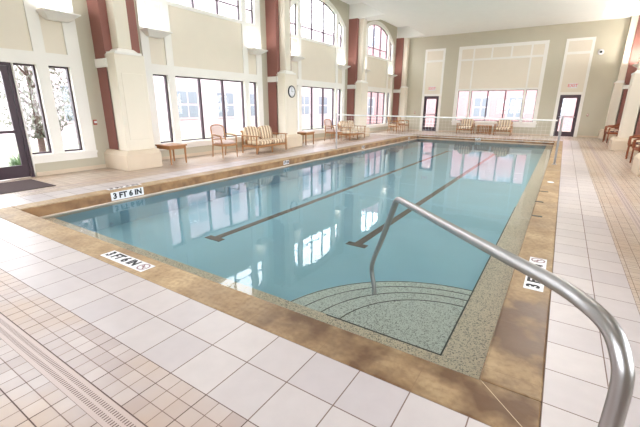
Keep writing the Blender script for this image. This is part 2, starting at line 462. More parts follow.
# ---- sconces
def sconce(s, y, label):
    t = thing('wall_sconce', label, 'wall light', (CX + s * HW, y, 3.20), 0, 'white wedge uplights along the walls')
    m = MB(); w0, w1, p0, p1, h = .20, .35, .14, .34, .125
    ax = -s
    m.hexa([(0, -w0, 0), (ax * p0, -w0, 0), (ax * p0, w0, 0), (0, w0, 0), (0, -w1, h), (ax * p1, -w1, h), (ax * p1, w1, h), (0, w1, h)])
    m.box(0, ax * (p1 + .012), -w1 - .012, w1 + .012, h, h + .028)
    m.build('shade', M['white'], t, .006)
    m = MB(); m.box(ax * .04, ax * .30, -w1 + .05, w1 - .05, h + .028, h + .034); m.build('diffuser', M['shade'], t)
    L = bpy.data.lights.new('sconce_lamp', 'AREA'); L.shape = 'RECTANGLE'; L.size = .5; L.size_y = .2; L.energy = SCONCE if s < 0 else 55; L.color = (1, .99, .97) if s < 0 else (1, .95, .88)
    o = bpy.data.objects.new('sconce_lamp', L); COL.objects.link(o); o.parent = t; o.location = (ax * .17, 0, .20); o.rotation_euler = (PI, 0, PI / 2)
SCONCE = 6
ordl = ['first', 'second', 'third', 'fourth']
for s in (-1, 1):
    for i, yc in enumerate(bays):
        for q in (-1, 1):
            if s > 0 and i == 0: continue
            if s < 0 and i == 0 and q < 0: continue
            nm = {(-1, 0): 'nearest of all, above the narrow window left of the red pier'}.get((s, i), None)
            if s < 0 and not nm:
                nm = '%s end of the %s left bay' % ('near' if q < 0 else 'far', ['', 'second', 'third', 'farthest'][i])
            if s > 0: nm = '%s end of the %s right bay' % ('near' if q < 0 else 'far', ['', 'second', 'third', 'farthest'][i])
            sconce(s, yc + q * 1.92, 'white wedge uplight, ' + nm)

# ---- far wall and near wall
def end_wall(Y, sg, first, nmw, doors=True):
    mp = lambda d, x, z: (x, Y + sg * d, z)
    D = [(-7.50, -6.60, K(0), K(2.11)), (-.33, .57, K(0), K(2.11))]
    Wn = (-5.52, -1.38, K(.70), K(2.40))
    mb = MB(); pierced(mb, mp, CX - HW - .2, CX + HW + .2, K(0), K(6.3), D + [Wn], 0, .25); struct(nmw, mb, M['green'])
    # window surround
    tr = MB()
    tops = [(-4.80, -3.93, K(4.12), K(4.64)), (-3.85, -2.95, K(4.12), K(4.64)), (-2.87, -2.0, K(4.12), K(4.64)), (-5.50, -4.88, K(4.12), K(4.64)), (-1.92, -1.40, K(4.12), K(4.64))]
    mids = [(-5.50, -4.88, K(2.50), K(4.02)), (-4.80, -2.0, K(2.50), K(4.02)), (-1.92, -1.40, K(2.50), K(4.02))]
    gl = [(-5.50, -4.86, K(.70), K(2.40)), (-4.76, -2.04, K(.70), K(2.40)), (-1.94, -1.40, K(.70), K(2.40))]
    pierced(tr, mp, -5.68, -1.22, K(.42), K(4.80), tops + mids + gl, -.035, .10)
    slab(tr, mp, -5.72, -1.18, K(.60), K(.66), -.08, 0)
    w = struct('window_%d' % first, tr, M['white'])
    pn = MB()
    for a, b, z0, z1 in tops + mids: slab(pn, mp, a, b, z0, z1, -.01, 0)
    pn.build('panel', M['cream'], w)
    fr = MB()
    for a, b in ((-5.50, -4.86), (-4.76, -3.86), (-3.86, -2.94), (-2.94, -2.04), (-1.94, -1.40)):
        pierced(fr, mp, a, b, K(.70), K(2.40), [(a + .03, b - .03, K(.73), K(2.37))], .05, .12)
        g = MB(); g.add([mp(.09, a, .7), mp(.09, b, .7), mp(.09, b, 2.4), mp(.09, a, 2.4)], [(0, 1, 2, 3)]); g.build('pane', M['glass'], w)
    fr.build('window_frame', M['dark'], w)
    for k, (a, b, z0, z1) in enumerate(D):
        tr = MB(); c = (a + b) / 2; o0, o1 = c - .60, c + .60
        pierced(tr, mp, o0, o1, K(0), K(4.79), [(a, b, K(0), K(2.11)), (o0 + .12, o1 - .12, K(2.24), K(4.05)), (o0 + .12, o1 - .12, K(4.17), K(4.67))], -.03, .1)
        t_ = struct('trim_%d' % (first * 2 + k), tr, M['white'])
        pn = MB(); slab(pn, mp, o0 + .12, o1 - .12, K(2.24), K(4.05), -.008, 0); slab(pn, mp, o0 + .12, o1 - .12, K(4.17), K(4.67), -.008, 0); pn.build('panel', M['cream'], t_)
        d = MB(); pierced(d, mp, a, b, K(0), K(2.11), [(a + .05, b - .05, K(0), K(2.06))], .01, .13)
        dr = struct('door_%d' % (2 + k + (0 if sg > 0 else 3)), d, M['dark'])
        lf = MB(); pierced(lf, mp, a + .052, b - .052, K(.012), K(2.055), [(a + .15, b - .15, K(.26), K(.98)), (a + .15, b - .15, K(1.04), K(1.95))], .03, .08)
        l = lf.build('door_leaf', M['dark'], dr)
        g = MB(); g.add([mp(.055, a + .14, .25), mp(.055, b - .14, .25), mp(.055, b - .14, 1.96), mp(.055, a + .14, 1.96)], [(0, 1, 2, 3)]); g.build('pane', M['glass'], l)
        h = MB(); h.box(a + .10, b - .10, Y - sg * .03, Y + sg * .005, .99, 1.03); h.box(a + .12, a + .16, Y - sg * .03, Y + sg * .03, .985, 1.035); h.box(b - .16, b - .12, Y - sg * .03, Y + sg * .03, .985, 1.035); h.build('push_bar', M['steel'], l)
    for (xa, xb, za, zb) in ((-5.52, -1.38, .7, 2.4),):
        L = bpy.data.lights.new('daylight_portal', 'AREA'); L.shape = 'RECTANGLE'; L.size = xb - xa; L.size_y = zb - za; L.cycles.is_portal = True
        o = bpy.data.objects.new('daylight_portal', L); COL.objects.link(o); o.location = ((xa + xb) / 2, Y + sg * .2, (za + zb) / 2)
        o.rotation_euler = (PI / 2 * (-1 if sg > 0 else 1), 0, 0) if False else Vector((0, -sg, 0)).to_track_quat('-Z', 'Y').to_euler()
end_wall(YF, 1, 9, 'wall_far')
mb = MB(); mp = lambda d, x, z: (x, YN - d, z)
pierced(mb, mp, CX - HW - .2, CX + HW + .2, K(0), K(6.3), [(-6.9, .1, K(.7), K(2.4))], 0, .25); struct('wall_near', mb, M['green'])
fr = MB()
for i in range(5):
    a = -6.9 + 1.4 * i; pierced(fr, mp, a, a + 1.4, K(.7), K(2.4), [(a + .04, a + 1.36, K(.74), K(2.36))], .04, .12)
w = struct('window_10', fr, M['dark'])
g = MB(); g.add([(-6.9, YN - .08, .7), (.1, YN - .08, .7), (.1, YN - .08, 2.4), (-6.9, YN - .08, 2.4)], [(0, 1, 2, 3)]); g.build('pane', M['glass'], w)
L = bpy.data.lights.new('daylight_portal', 'AREA'); L.shape = 'RECTANGLE'; L.size = 7; L.size_y = 1.7; L.cycles.is_portal = True
o = bpy.data.objects.new('daylight_portal', L); COL.objects.link(o); o.location = (-3.4, YN - .2, 1.55); o.rotation_euler = Vector((0, 1, 0)).to_track_quat('-Z', 'Y').to_euler()
bb = MB(); 
for a, b in ((CX - HW, -7.66), (-6.44, -.49), (.73, CX + HW)): bb.box(a, b, YF - .02, YF, 0, .09)
struct('baseboard_far', bb, M['plinth'])

# ---- ceiling with recesses above each window bay
mb = MB(); RD = 4.15   # recess reaches in to this distance from the centre line
for s in (-1, 1):
    for i in range(5):
        y0 = PIER[i]; y1 = min(YF + .2, PIER[i] + PW) 
        if i == 0: y0 = YN - .2
        a, b = sorted((CX + s * RD, CX + s * (HW + .2))); mb.box(a, b, y0, y1, ZC, ZT + .2)
    a, b = sorted((CX + s * RD, CX + s * (HW + .2)))
    for i in range(4): mb.box(a, b, PIER[i] + PW, PIER[i + 1], ZT, ZT + .2)
mb.box(CX - RD, CX + RD, YN - .2, YF + .2, ZC, ZT + .2)
struct('ceiling', mb, M['ceiling'])

# ---- floor (deck) rings round the pool
mb = MB()
def ring(mb, a, b, zb=-.25, zt=0.0):   # a,b=(x0,x1,y0,y1) inner & outer
    mb.box(b[0], b[1], b[2], a[2], zb, zt); mb.box(b[0], b[1], a[3], b[3], zb, zt)
    mb.box(b[0], a[0], a[2], a[3], zb, zt); mb.box(a[1], b[1], a[2], a[3], zb, zt)
def grow(r, g): return (r[0] - g, r[1] + g, r[2] - g, r[3] + g)
pool = (PX0, PX1, PY0, PY1); r1 = grow(pool, CW); r2 = (r1[0] - .6, .715, 1.025, r1[3] + .6); r3 = (r2[0] - .3, 1.015, .73, r2[3] + .3); r4 = (r3[0] - .12, 1.135, .61, r3[3] + .12)
mb.cur = 0; ring(mb, r1, r2)
# mosaic ring, near part grey-rose, sides warmer tan
mb.cur = 1; mb.box(r3[0], r3[1], r3[2], r2[2], -.25, 0); mb.cur = 2
mb.box(r3[0], r2[0], r2[2], r3[3], -.25, 0); mb.box(r2[1], r3[1], r2[2], r3[3], -.25, 0); mb.box(r2[0], r2[1], r2[3], r3[3], -.25, 0)
W = (CX - HW - .25, CX + HW + .25, YN - .25, YF + .25)
mb.cur = 1; mb.box(W[0], W[1], W[2], r4[2], -.25, 0); mb.cur = 2
mb.box(W[0], r4[0], r4[2], W[3], -.25, 0); mb.box(r4[1], W[1], r4[2], W[3], -.25, 0); mb.box(r4[0], r4[1], r4[3], W[3], -.25, 0)
struct('floor', mb, [M['tile'], M['mosaic'], M['mosaic_warm']])
dt = thing('trench_drain', 'slotted pale drain channel running round the pool deck through the mosaic', 'drain', (r4[0], .61, 0))
def dpart(x0, x1, y0, y1, mat):
    m = MB(); m.box(x0, x1, y0, y1, -.2, -.002); m.v = [(a - 0, b, c) for a, b, c in m.v]
    o = m.build('grate', M[mat], dt); o.matrix_parent_inverse = Matrix.Translation(dt.location).inverted()
dpart(r4[0], r4[1], .61, .73, 'drain_x'); dpart(r3[1], r4[1], .73, r3[3], 'drain_y'); dpart(r4[0], r3[0], .73, r3[3], 'drain_yl')
m = MB(); m.box(r4[0], r4[1], r3[3], r4[3], -.2, -.002)
o = m.build('grate', M['plinth'], dt); o.matrix_parent_inverse = Matrix.Translation(dt.location).inverted()

# ---- swimming pool
sp = thing('swimming_pool', 'long rectangular indoor pool with golden stone coping and curved corner steps', 'swimming pool')
mb = MB(); ring(mb, pool, r1, -.17, .004); mb.build('coping', M['coping'], sp, .012)
mb = MB(); ring(mb, grow(pool, -.004), grow(pool, .002), -.168, -.012); mb.build('edge_band', M['edge'], sp)
mb = MB(); q = grow(pool, .0); ring(mb, (PX0, PX1, PY0, PY1), grow(pool, .25), -.9, -.171)
mb.build('pool_wall', M['plaster'], sp)
mb = MB(); ring(mb, grow(pool, -.012), grow(pool, -.0005), -.235, -.168); mb.build('waterline_band', M['waterline'], sp)
FZ = -.62
mb = MB(); mb.box(PX0 - .2, PX1 + .2, PY0 - .2, PY1 + .2, FZ - .1, FZ); mb.build('pool_floor', M['plaster'], sp)
LX, LY = -.47, 2.36                    # ledge edge
mb = MB(); mb.box(LX, PX1 - .013, PY0 + .013, PY1 - .013, FZ, -.22); mb.box(PX0 + .013, LX, PY0 + .013, LY, FZ, -.22)
mb.build('ledge', M['agg'], sp)
mb = MB(); mb.box(LX - .012, LX, LY - .012, 7.2, -.23, -.218); mb.box(-1.45, LX, LY - .012, LY, -.23, -.218)
mb.build('ledge_edge', M['seam'], sp)
for k, (r, z) in enumerate(((.93, -.30), (1.20, -.37), (1.47, -.44), (1.73, -.51))):
    n = 28; top = []; vs = []; fs = []
    pts = [(LX - r * math.sin(PI / 2 * i / n), LY + r * math.cos(PI / 2 * i / n)) for i in range(n + 1)]
    mb = MB(); poly = [(LX, LY)] + pts; m_ = len(poly)
    mb.add([(x, y, z) for x, y in poly] + [(x, y, FZ) for x, y in poly], [tuple(range(m_))] + [(i, i + m_, (i + 1) % m_ + m_, (i + 1) % m_) for i in range(m_)])
    so = mb.build('step', M['agg2'] , sp)
    e = MB(); pr = [(LX - (r - .012) * math.sin(PI / 2 * i / n), LY + (r - .012) * math.cos(PI / 2 * i / n), z) for i in range(n + 1)]
    e.tube(pr, .0045, 6); e.build('nosing', M['seam'], so)
for x, ya, yb, tee in ((-4.55, 3.9, 18.6, 1), (-2.45, 4.95, 18.6, 1)):
    mb = MB(); mb.box(x - .065, x + .065, ya, yb, FZ, FZ + .006); mb.box(x - .17, x + .17, ya - .13, ya, FZ, FZ + .006); mb.box(x - .17, x + .17, yb, yb + .13, FZ, FZ + .006)
    mb.build('lane_marking', M['lane'], sp)
nx, ny = 1, 1
mb = MB(); mb.add([(PX0 + .001, PY0 + .001, WZ), (PX1 - .001, PY0 + .001, WZ), (PX1 - .001, PY1 - .001, WZ), (PX0 + .001, PY1 - .001, WZ)], [(0, 1, 2, 3)])
o = mb.build('pool_water', M['water']); tag(o, 'clear teal pool water mirroring the tall windows', 'water')

# ---- depth markers
def text_mesh(name, s, size, mat, parent, loc, rot=(0, 0, 0), bold=.006, sx=1.0):
    cu = bpy.data.curves.new(name, 'FONT'); cu.body = s; cu.size = size; cu.align_x = 'CENTER'; cu.align_y = 'CENTER'; cu.offset = bold; cu.extrude = .0012
    ob = bpy.data.objects.new(name, cu); COL.objects.link(ob)
    dg = bpy.context.evaluated_depsgraph_get(); me = bpy.data.meshes.new_from_object(ob.evaluated_get(dg)); COL.objects.unlink(ob); bpy.data.objects.remove(ob)
    me.materials.clear(); me.materials.append(mat)
    o = bpy.data.objects.new(name, me); COL.objects.link(o); o.parent = parent; o.location = loc; o.rotation_euler = rot; o.scale = (sx, 1, 1); return o
def marker(label, loc, rot, nodive=True, w=.72, h=.15, tile=True, lift=0):
    t = thing('depth_marker', label, 'depth marker', loc); t.rotation_euler = rot
    tw = w
    if tile:
        m = MB(); m.box(-w / 2, w / 2, -h / 2, h / 2, 0, .004); m.build('tile', M['ivory'], t)
    x0 = -w / 2; we = w - (h if nodive else 0)
    text_mesh('lettering', '3 FT 6 IN', h * .92, M['black'], t, (x0 + we / 2, 0, .0045), sx=we / (h * .92 * 4.45))
    if nodive:
        m = MB(); c = w / 2 - h / 2; n = 28
        for i in range(n):
            a, b = 2 * PI * i / n, 2 * PI * (i + 1) / n; ri, ro = h * .33, h * .42
            m.add([(c + ri * math.cos(a), ri * math.sin(a), .0055), (c + ro * math.cos(a), ro * math.sin(a), .0055), (c + ro * math.cos(b), ro * math.sin(b), .0055), (c + ri * math.cos(b), ri * math.sin(b), .0055)], [(0, 1, 2, 3)])
        k = h * .30; u = h * .035
        m.add([(c - k - u, k - u, .0055), (c - k + u, k + u, .0055), (c + k + u, -k + u, .0055), (c + k - u, -k - u, .0055)], [(3, 2, 1, 0)])
        m.build('no_diving_ring', M['grey_ink'], t)
        m = MB(); m.box(c - h * .2, c + h * .16, -h * .02, h * .06, .004, .0056); m.box(c - h * .26, c - h * .18, h * .02, h * .10, .004, .0056); m.build('diver_figure', M['grey_ink'], t)
    return t
marker('3 FT 6 IN tile set in the coping at the near edge of the pool', (-3.45, 1.785, .004), (0, 0, 0))
marker('3 FT 6 IN tile with no diving symbol on right coping below the handrail', (.01, 3.74, .004), (0, 0, PI / 2), w=.80)
marker('3 FT 6 IN tile on the vertical left pool edge, nearest and largest there', (-6.575, 3.61, -.08), (PI / 2, 0, PI / 2), nodive=False, w=.62, h=.15)
marker('faint 3 FT 6 IN lettering flat on the left coping above the nearest edge tile', (-6.82, 3.70, .004), (0, 0, PI / 2), nodive=False, w=.64, h=.11)
for y, lb in ((8.37, 'opposite the first striped sofa'), (13.37, 'opposite the second armchair'), (18.7, 'nearest the far end')):
    marker('small 3 FT 6 IN tile on the left pool edge ' + lb, (-6.575, y, -.08), (PI / 2, 0, PI / 2), nodive=False, w=.26, h=.11)
marker('small 3 FT 6 IN tile on the far pool edge below the lounge chairs', (-3.47, 20.095, -.08), (PI / 2, 0, 0), nodive=False, w=.26, h=.11)
# ---- deck fittings on the right coping
for x, y, w, lb in ((-.10, 7.77, .15, 'farthest'), (-.12, 6.85, .12, 'middle'), (-.10, 5.88, .13, 'nearest')):
    m = MB(); m.box(x - w / 2, x + w / 2, y - .032, y + .032, .004, .007); o = m.build('anchor_slot', M['seam'])
    tag(o, 'short dark slot across the right coping, %s of the three' % lb, 'deck fitting', 'dark slots in the right coping')
m = MB(); m.lathe([(0, .012), (.05, .012), (.065, .004)], (-.02, 8.85), 20); tag(m.build('deck_plug', M['ivory']), 'round white cap on the right coping beyond the dark slots', 'deck fitting')

# ---- stair handrail
def smooth_path(pts, n=6):
    P = [Vector(p) for p in pts]; out = []
    for i in range(len(P) - 1):
        p0, p1, p2, p3 = P[max(i - 1, 0)], P[i], P[i + 1], P[min(i + 2, len(P) - 1)]
        for k in range(n):
            u = k / n; out.append(.5 * ((2 * p1) + (-p0 + p2) * u + (2 * p0 - 5 * p1 + 4 * p2 - p3) * u * u + (-p0 + 3 * p1 - 3 * p2 + p3) * u ** 3))
    out.append(P[-1]); return out
hr = thing('pool_handrail', 'bent stainless steel handrail rising from the deck down into the corner steps', 'handrail', (.235, 1.08, 0))
path = [(-1.33, 3.10, -.50), (-1.40, 3.24, -.36), (-1.52, 3.42, -.19), (-1.27, 3.06, .29), (-1.05, 2.742, .705), (-1.012, 2.69, .775), (-.975, 2.645, .802), (-.90, 2.55, .815), (-.42, 1.925, .885), (-.13, 1.545, .930), (.05, 1.32, .955), (.13, 1.21, .958), (.19, 1.14, .935), (.222, 1.095, .88), (.235, 1.08, .80), (.235, 1.08, .60), (.235, 1.08, .3), (.235, 1.08, 0.0)]
path = [tuple(Vector(p) - Vector((.235, 1.08, 0))) for p in path]
m = MB(); m.tube(smooth_path(path), .0245, 20); m.build('rail', M['steel'], hr)
m = MB(); m.lathe([(.0, .03), (.03, .03), (.045, .022), (.052, .0)], (0, 0), 24); m.build('flange', M['steel'], hr)

# ---- net across the pool
nt = thing('water_volleyball_net', 'white net with a thick top tape strung across the far part of pool', 'net', (-3.4, 11.6, 0))
m = MB(); m.tube([(-3.32, 0, 1.2), (0, 0, 1.185), (3.28, 0, 1.165)], .02, 8); m.build('top_tape', M['rope'], nt)
m = MB(); m.tube([(-3.32, 0, .62), (0, 0, .60), (3.28, 0, .60)], .006, 6); m.build('bottom_cord', M['rope'], nt)
m = MB()
for i in range(66):
    x = -3.3 + 6.55 * i / 65; m.tube([(x, 0, .6), (x, 0, 1.17)], .0016, 4, False)
for j in range(1, 6): m.tube([(-3.3, 0, .6 + .1 * j), (3.25, 0, .6 + .1 * j)], .0016, 4, False)
m.build('mesh', M['rope'], nt)
def pole(x, y, top, label):
    t = thing('net_post', label, 'net post', (x, y, 0), 0, 'steel posts holding the net')
    m = MB(); m.tube([(0, 0, .004), (top[0], top[1], top[2])], .028, 12); m.build('post', M['steel'], t)
    m = MB(); m.lathe([(.0, .03), (.04, .03), (.06, .005)], (0, 0), 20); m.build('flange', M['steel'], t)
pole(-.02, 11.75, (0, -.1, 1.27), 'leaning steel post holding the right end of the white net')
pole(-6.76, 11.55, (0, 0, 1.25), 'thin steel post at the left coping holding the net')

# ---- furniture
def side_table(loc, rz, label, w=.55, d=.6, h=.5):
    t = thing('side_table', label, 'side table', loc, rz)
    m = MB(); m.box(-d / 2, d / 2, -w / 2, w / 2, h - .035, h); m.build('tabletop', M['wood'], t, .006)
    m = MB(); a, b = d / 2 - .04, w / 2 - .04
    m.box(-a, a, -b, -b + .02, h - .11, h - .035); m.box(-a, a, b - .02, b, h - .11, h - .035); m.box(-a, -a + .02, -b, b, h - .11, h - .035); m.box(a - .02, a, -b, b, h - .11, h - .035)
    m.build('apron', M['wood'], t)
    for sx in (-1, 1):
        for sy in (-1, 1):
            m = MB(); cx, cy = sx * (d / 2 - .045), sy * (w / 2 - .045); r = .02; q = .013
            m.hexa([(cx - q, cy - q, 0), (cx + q, cy - q, 0), (cx + q, cy + q, 0), (cx - q, cy + q, 0), (cx - r, cy - r, h - .035), (cx + r, cy - r, h - .035), (cx + r, cy + r, h - .035), (cx - r, cy + r, h - .035)])
            m.build('leg', M['wood'], t)
    return t
def armchair(loc, rz, label, wood='wood2', fab='uphol', group=None, w=.56, d=.56):
    t = thing('armchair', label, 'chair', loc, rz, group); W_ = M[wood]; F = M[fab]; hw = w / 2
    m = MB(); m.cushion(-.24, .27, -hw + .03, hw - .03, .40, .50); m.build('seat', F, t)
    m = MB(); m.box(-.25, .27, -hw + .01, hw - .01, .345, .41); m.build('seat_frame', W_, t, .01)
    for sy in (-1, 1):
        m = MB(); m.tube([(.25, sy * (hw - .02), 0), (.25, sy * (hw - .02), .42), (.22, sy * (hw - .005), .62)], [.014, .022, .02], 8); m.build('leg', W_, t)
        m = MB(); m.tube([(-.30, sy * (hw - .05), 0), (-.235, sy * (hw - .04), .40), (-.27, sy * (hw - .05), .62)], [.014, .023, .02], 8); m.build('leg', W_, t)
        m = MB(); m.tube([(-.27, sy * (hw - .05), .66), (-.05, sy * (hw), .665), (.20, sy * (hw + .005), .64), (.25, sy * (hw - .01), .62)], [.016, .022, .026, .018], 8); m.build('armrest', W_, t)
    # arched back frame and pad
    m = MB(); P = []
    for i in range(13):
        a = PI * i / 12; yy = -(hw - .05) * math.cos(a) * (1 if i not in (0, 12) else 1); P.append((-.30 - .06 * (math.sin(a)), yy, .80 + .14 * math.sin(a) ** .6))
    path = [(-.25, -(hw - .05), .44)] + P + [(-.25, hw - .05, .44)]
    m.tube(path, .02, 8); m.tube([(-.255, -(hw - .06), .52), (-.255, hw - .06, .52)], .016, 8); m.build('back_frame', W_, t)
    m = MB(); n = 12; vs = []
    m.cushion(-.035, .035, -hw + .075, hw - .075, 0, .40, 3)
    m.xf(Matrix.Translation((-.275, 0, .52)) @ Matrix.Rotation(-.17, 4, 'Y')); m.build('back_cushion', F, t)
    return t
def sofa(loc, rz, label, n=2, sw=.70, cat='sofa', name='loveseat'):
    t = thing(name, label, cat, loc, rz); W_ = M['wood2']; w = n * sw + .16; hw = w / 2
    m = MB(); m.box(-.32, .34, -hw + .04, hw - .04, .20, .27); m.build('seat_frame', W_, t, .01)
    xs = (-.30, .32)
    for i in range(3 if n > 1 else 2):
        yy = -hw + .03 + (w - .06) * i / ((3 if n > 1 else 2) - 1)
        for k, x in enumerate(xs):
            edge = i in (0, (2 if n > 1 else 1)); hgt = .55 if edge else .22
            m = MB(); m.tube([(x, yy, 0), (x, yy, .2), (x, yy, hgt)], [.02, .028, .024], 8); m.build('leg', W_, t)
    for sy in (-1, 1):
        m = MB(); m.box(-.34, .38, sy * (hw - .03) - .035, sy * (hw - .03) + .035, .55, .58); m.build('armrest', W_, t, .01)
        for k in range(2):
            m = MB(); x = -.1 + .2 * k; m.box(x, x + .02, sy * (hw - .03) - .01, sy * (hw - .03) + .01, .25, .56)
            m.build('arm_slat', W_, t)
    m = MB(); m.box(-.36, -.33, -hw + .03, hw - .03, .66, .72); 
    for k in range(int(w / .14)): y = -hw + .08 + .14 * k; m.box(-.355, -.335, y, y + .05, .24, .68)
    m.build('backrest', W_, t)
    for i in range(n):
        y0 = -n * sw / 2 + i * sw
        m = MB(); m.cushion(-.26, .38, y0 + .01, y0 + sw - .01, .27, .42, 5); m.build('seat_cushion', M['stripe'], t)
        m = MB(); m.cushion(-.075, .075, y0 + .015, y0 + sw - .015, 0, .46, 4); m.xf(Matrix.Translation((-.23, 0, .385)) @ Matrix.Rotation(-.22, 4, 'Y')); m.build('back_cushion', M['stripe'], t)
    return t
side_table((-8.68, 6.12, 0), 0, 'small wooden side table beside the base of the nearest left column')
armchair((-8.45, 7.78, 0), -.12, 'wooden armchair with pale arched back, left of the first striped sofa')
sofa((-8.38, 9.52, 0), 0, 'two-seat wooden sofa with brown striped cushions in front of second window bay')
side_table((-8.66, 12.25, 0), 0, 'wooden side table just past the clock column', w=.62)
armchair((-8.45, 14.15, 0), -.1, 'wooden armchair in front of the third window bay, beside the farther sofa')
sofa((-8.38, 15.75, 0), 0, 'two-seat sofa with striped cushions, farther along the left wall')
g = 'chairs around the far left corner table'
armchair((-8.35, 20.9, 0), .2, 'wooden armchair in the farthest left window bay, nearer of the corner pair', 'wood', 'stripe')
armchair((-8.35, 22.45, 0), -.15, 'wooden armchair closest to the far left corner', 'wood', 'stripe')
side_table((-8.35, 21.7, 0), 0, 'low wooden side table between the two chairs in far left corner', w=.5, d=.5)
sofa((-4.68, 22.75, 0), -PI / 2, 'striped lounge chair under the far window, left of the pair', 1, .72, 'lounge chair', 'lounge_chair')
sofa((-2.70, 22.75, 0), -PI / 2, 'striped lounge chair under the far window, right of the pair', 1, .72, 'lounge chair', 'lounge_chair')
t = thing('slatted_table', 'slatted wooden table between the two lounge chairs under the far window', 'table', (-3.68, 22.8, 0))
m = MB(); m.box(-.36, .36, -.25, .25, .47, .5); m.build('tabletop', M['wood2'], t, .005)
for sy in (-1, 1):
    m = MB()
    for k in range(8): x = -.33 + .0886 * k; m.box(x, x + .035, sy * .22 - .01, sy * .22 + .01, .08, .47)
    m.box(-.33, .33, sy * .22 - .012, sy * .22 + .012, .06, .10); m.build('side_panel', M['wood2'], t)
for sx in (-1, 1):
    for sy in (-1, 1):
        m = MB(); m.box(sx * .34 - .02, sx * .34 + .02, sy * .22 - .02, sy * .22 + .02, 0, .47); m.build('leg', M['wood2'], t)
# rattan chairs on the right
def rattan(loc, rz, label):
    t = thing('rattan_chair', label, 'chair', loc, rz, None); W_ = M['rattan']
    m = MB(); m.cushion(-.25, .27, -.26, .26, .36, .45, 5); m.build('seat', M['rattan'], t)
    m = MB(); m.cushion(-.22, .25, -.23, .23, .44, .52, 4); m.build('seat_cushion', M['stripe'], t)
    for sx in (-1, 1):
        for sy in (-1, 1): m = MB(); m.tube([(sx * .24, sy * .25, 0), (sx * .24, sy * .25, .62 if sx > 0 else .8)], .022, 8); m.build('leg', W_, t)
    for sy in (-1, 1):
        m = MB(); m.tube([(-.26, sy * .25, .80), (-.1, sy * .29, .68), (.15, sy * .30, .66), (.26, sy * .27, .62), (.26, sy * .26, .4)], .026, 8); m.build('armrest', W_, t)
    m = MB()
    for k in range(7): y = -.21 + .07 * k; m.tube([(-.24, y, .42), (-.29, y * 1.1, .92 - .9 * y * y)], .013, 6)
    m.tube([(-.26, -.26, .78), (-.29, -.20, .90), (-.30, 0, .95), (-.29, .20, .90), (-.26, .26, .78)], .024, 8)
    m.tube([(-.27, -.24, .62), (-.275, .24, .62)], .014, 6); m.build('backrest', W_, t)
    return t
rattan((2.05, 14.6, 0), PI - .1, 'brown rattan chair at right edge of photo between two columns')
rattan((2.05, 13.2, 0), PI + .15, 'brown rattan chair mostly cut off by the right frame edge, behind the nearest column base')
rattan((1.95, 20.9, 0), PI + .2, 'brown rattan chair behind the middle right column, nearer of the far pair')
rattan((2.0, 22.1, 0), PI, 'brown rattan chair deep in far right corner')
# mat
m = MB(); m.box(-9.12, -8.0, 1.2, 3.03, .0, .012); tag(m.build('door_mat', M['mat'], None, .004), 'dark brown door mat in front of the entrance door', 'mat')

# ---- clock, alarms, exit signs, camera dome
t = thing('wall_clock', 'round black-rimmed white clock on the second left column', 'clock', (CX - 5.186, 11.33, 2.0))
t.rotation_euler = (0, PI / 2, 0)
m = MB(); m.lathe([(.0, .0), (.21, .0), (.215, .02), (.205, .04), (.185, .04), (.18, .022)], (0, 0), 36); m.build('rim', M['black'], t)
m = MB(); m.lathe([(.0, .02), (.183, .02)], (0, 0), 36); m.build('dial', M['ivory'], t)
m = MB(); m.box(-.15, .01, -.006, .006, .022, .026); m.box(-.006, .006, -.02, .10, .022, .027); m.xf(Matrix.Identity(4)); m.build('hand', M['black'], t)
m = MB()
for k in range(12): 
    a = 2 * PI * k / 12; i0 = len(m.v); m.box(.145, .172, -.006, .006, .0215, .024); m.xf(Matrix.Rotation(a, 4, 'Z'), i0)
m.build('hour_mark', M['black'], t)
def alarm(loc, nrm, label):
    t = thing('fire_alarm', label, 'fire alarm', loc); t.rotation_euler = Vector(nrm).to_track_quat('Z', 'Y').to_euler()
    m = MB(); m.box(-.04, .04, -.06, .06, 0, .035); m.build('housing', M['red'], t, .008)
    m = MB(); m.box(-.03, .03, -.02, .03, .035, .05); m.build('lens', M['ivory'], t, .004)
alarm((-9.4, 4.62, 1.10), (1, 0, 0), 'small red fire alarm box on green wall beside nearest red pier')
alarm((1.0, 23.6, 1.12), (0, -1, 0), 'tiny red alarm on the far wall right of the right door')
alarm((-8.05, 23.6, 1.12), (0, -1, 0), 'tiny red alarm on the far wall left of the left door')
def exit_sign(x, label):
    t = thing('exit_sign', label, 'exit sign', (x, 23.555, 2.55), 0, None)
    m = MB(); m.box(-.20, .20, -.03, .012, -.12, .12); m.build('housing', M['ivory'], t, .006)
    text_mesh('lettering', 'EXIT', .21, M['exit'], t, (0, -.032, 0), (PI / 2, 0, 0), bold=.004)
exit_sign(.13, 'white exit sign with red letters above the right far door')
exit_sign(-7.05, 'white exit sign with red letters above the left far door')
t = thing('security_camera', 'small white dome camera with a dark eye high on the far wall', 'camera', (1.02, 23.6, 4.08)); t.rotation_euler = (PI / 2, 0, 0)
m = MB(); m.lathe([(.13, 0), (.13, .05), (.09, .07), (.0, .07)], (0, 0), 24); m.build('mount', M['ivory'], t)
m = MB(); m.lathe([(.055, .06), (.05, .09), (.03, .11), (.0, .12)], (0, 0), 20); m.build('dome', M['black'], t)

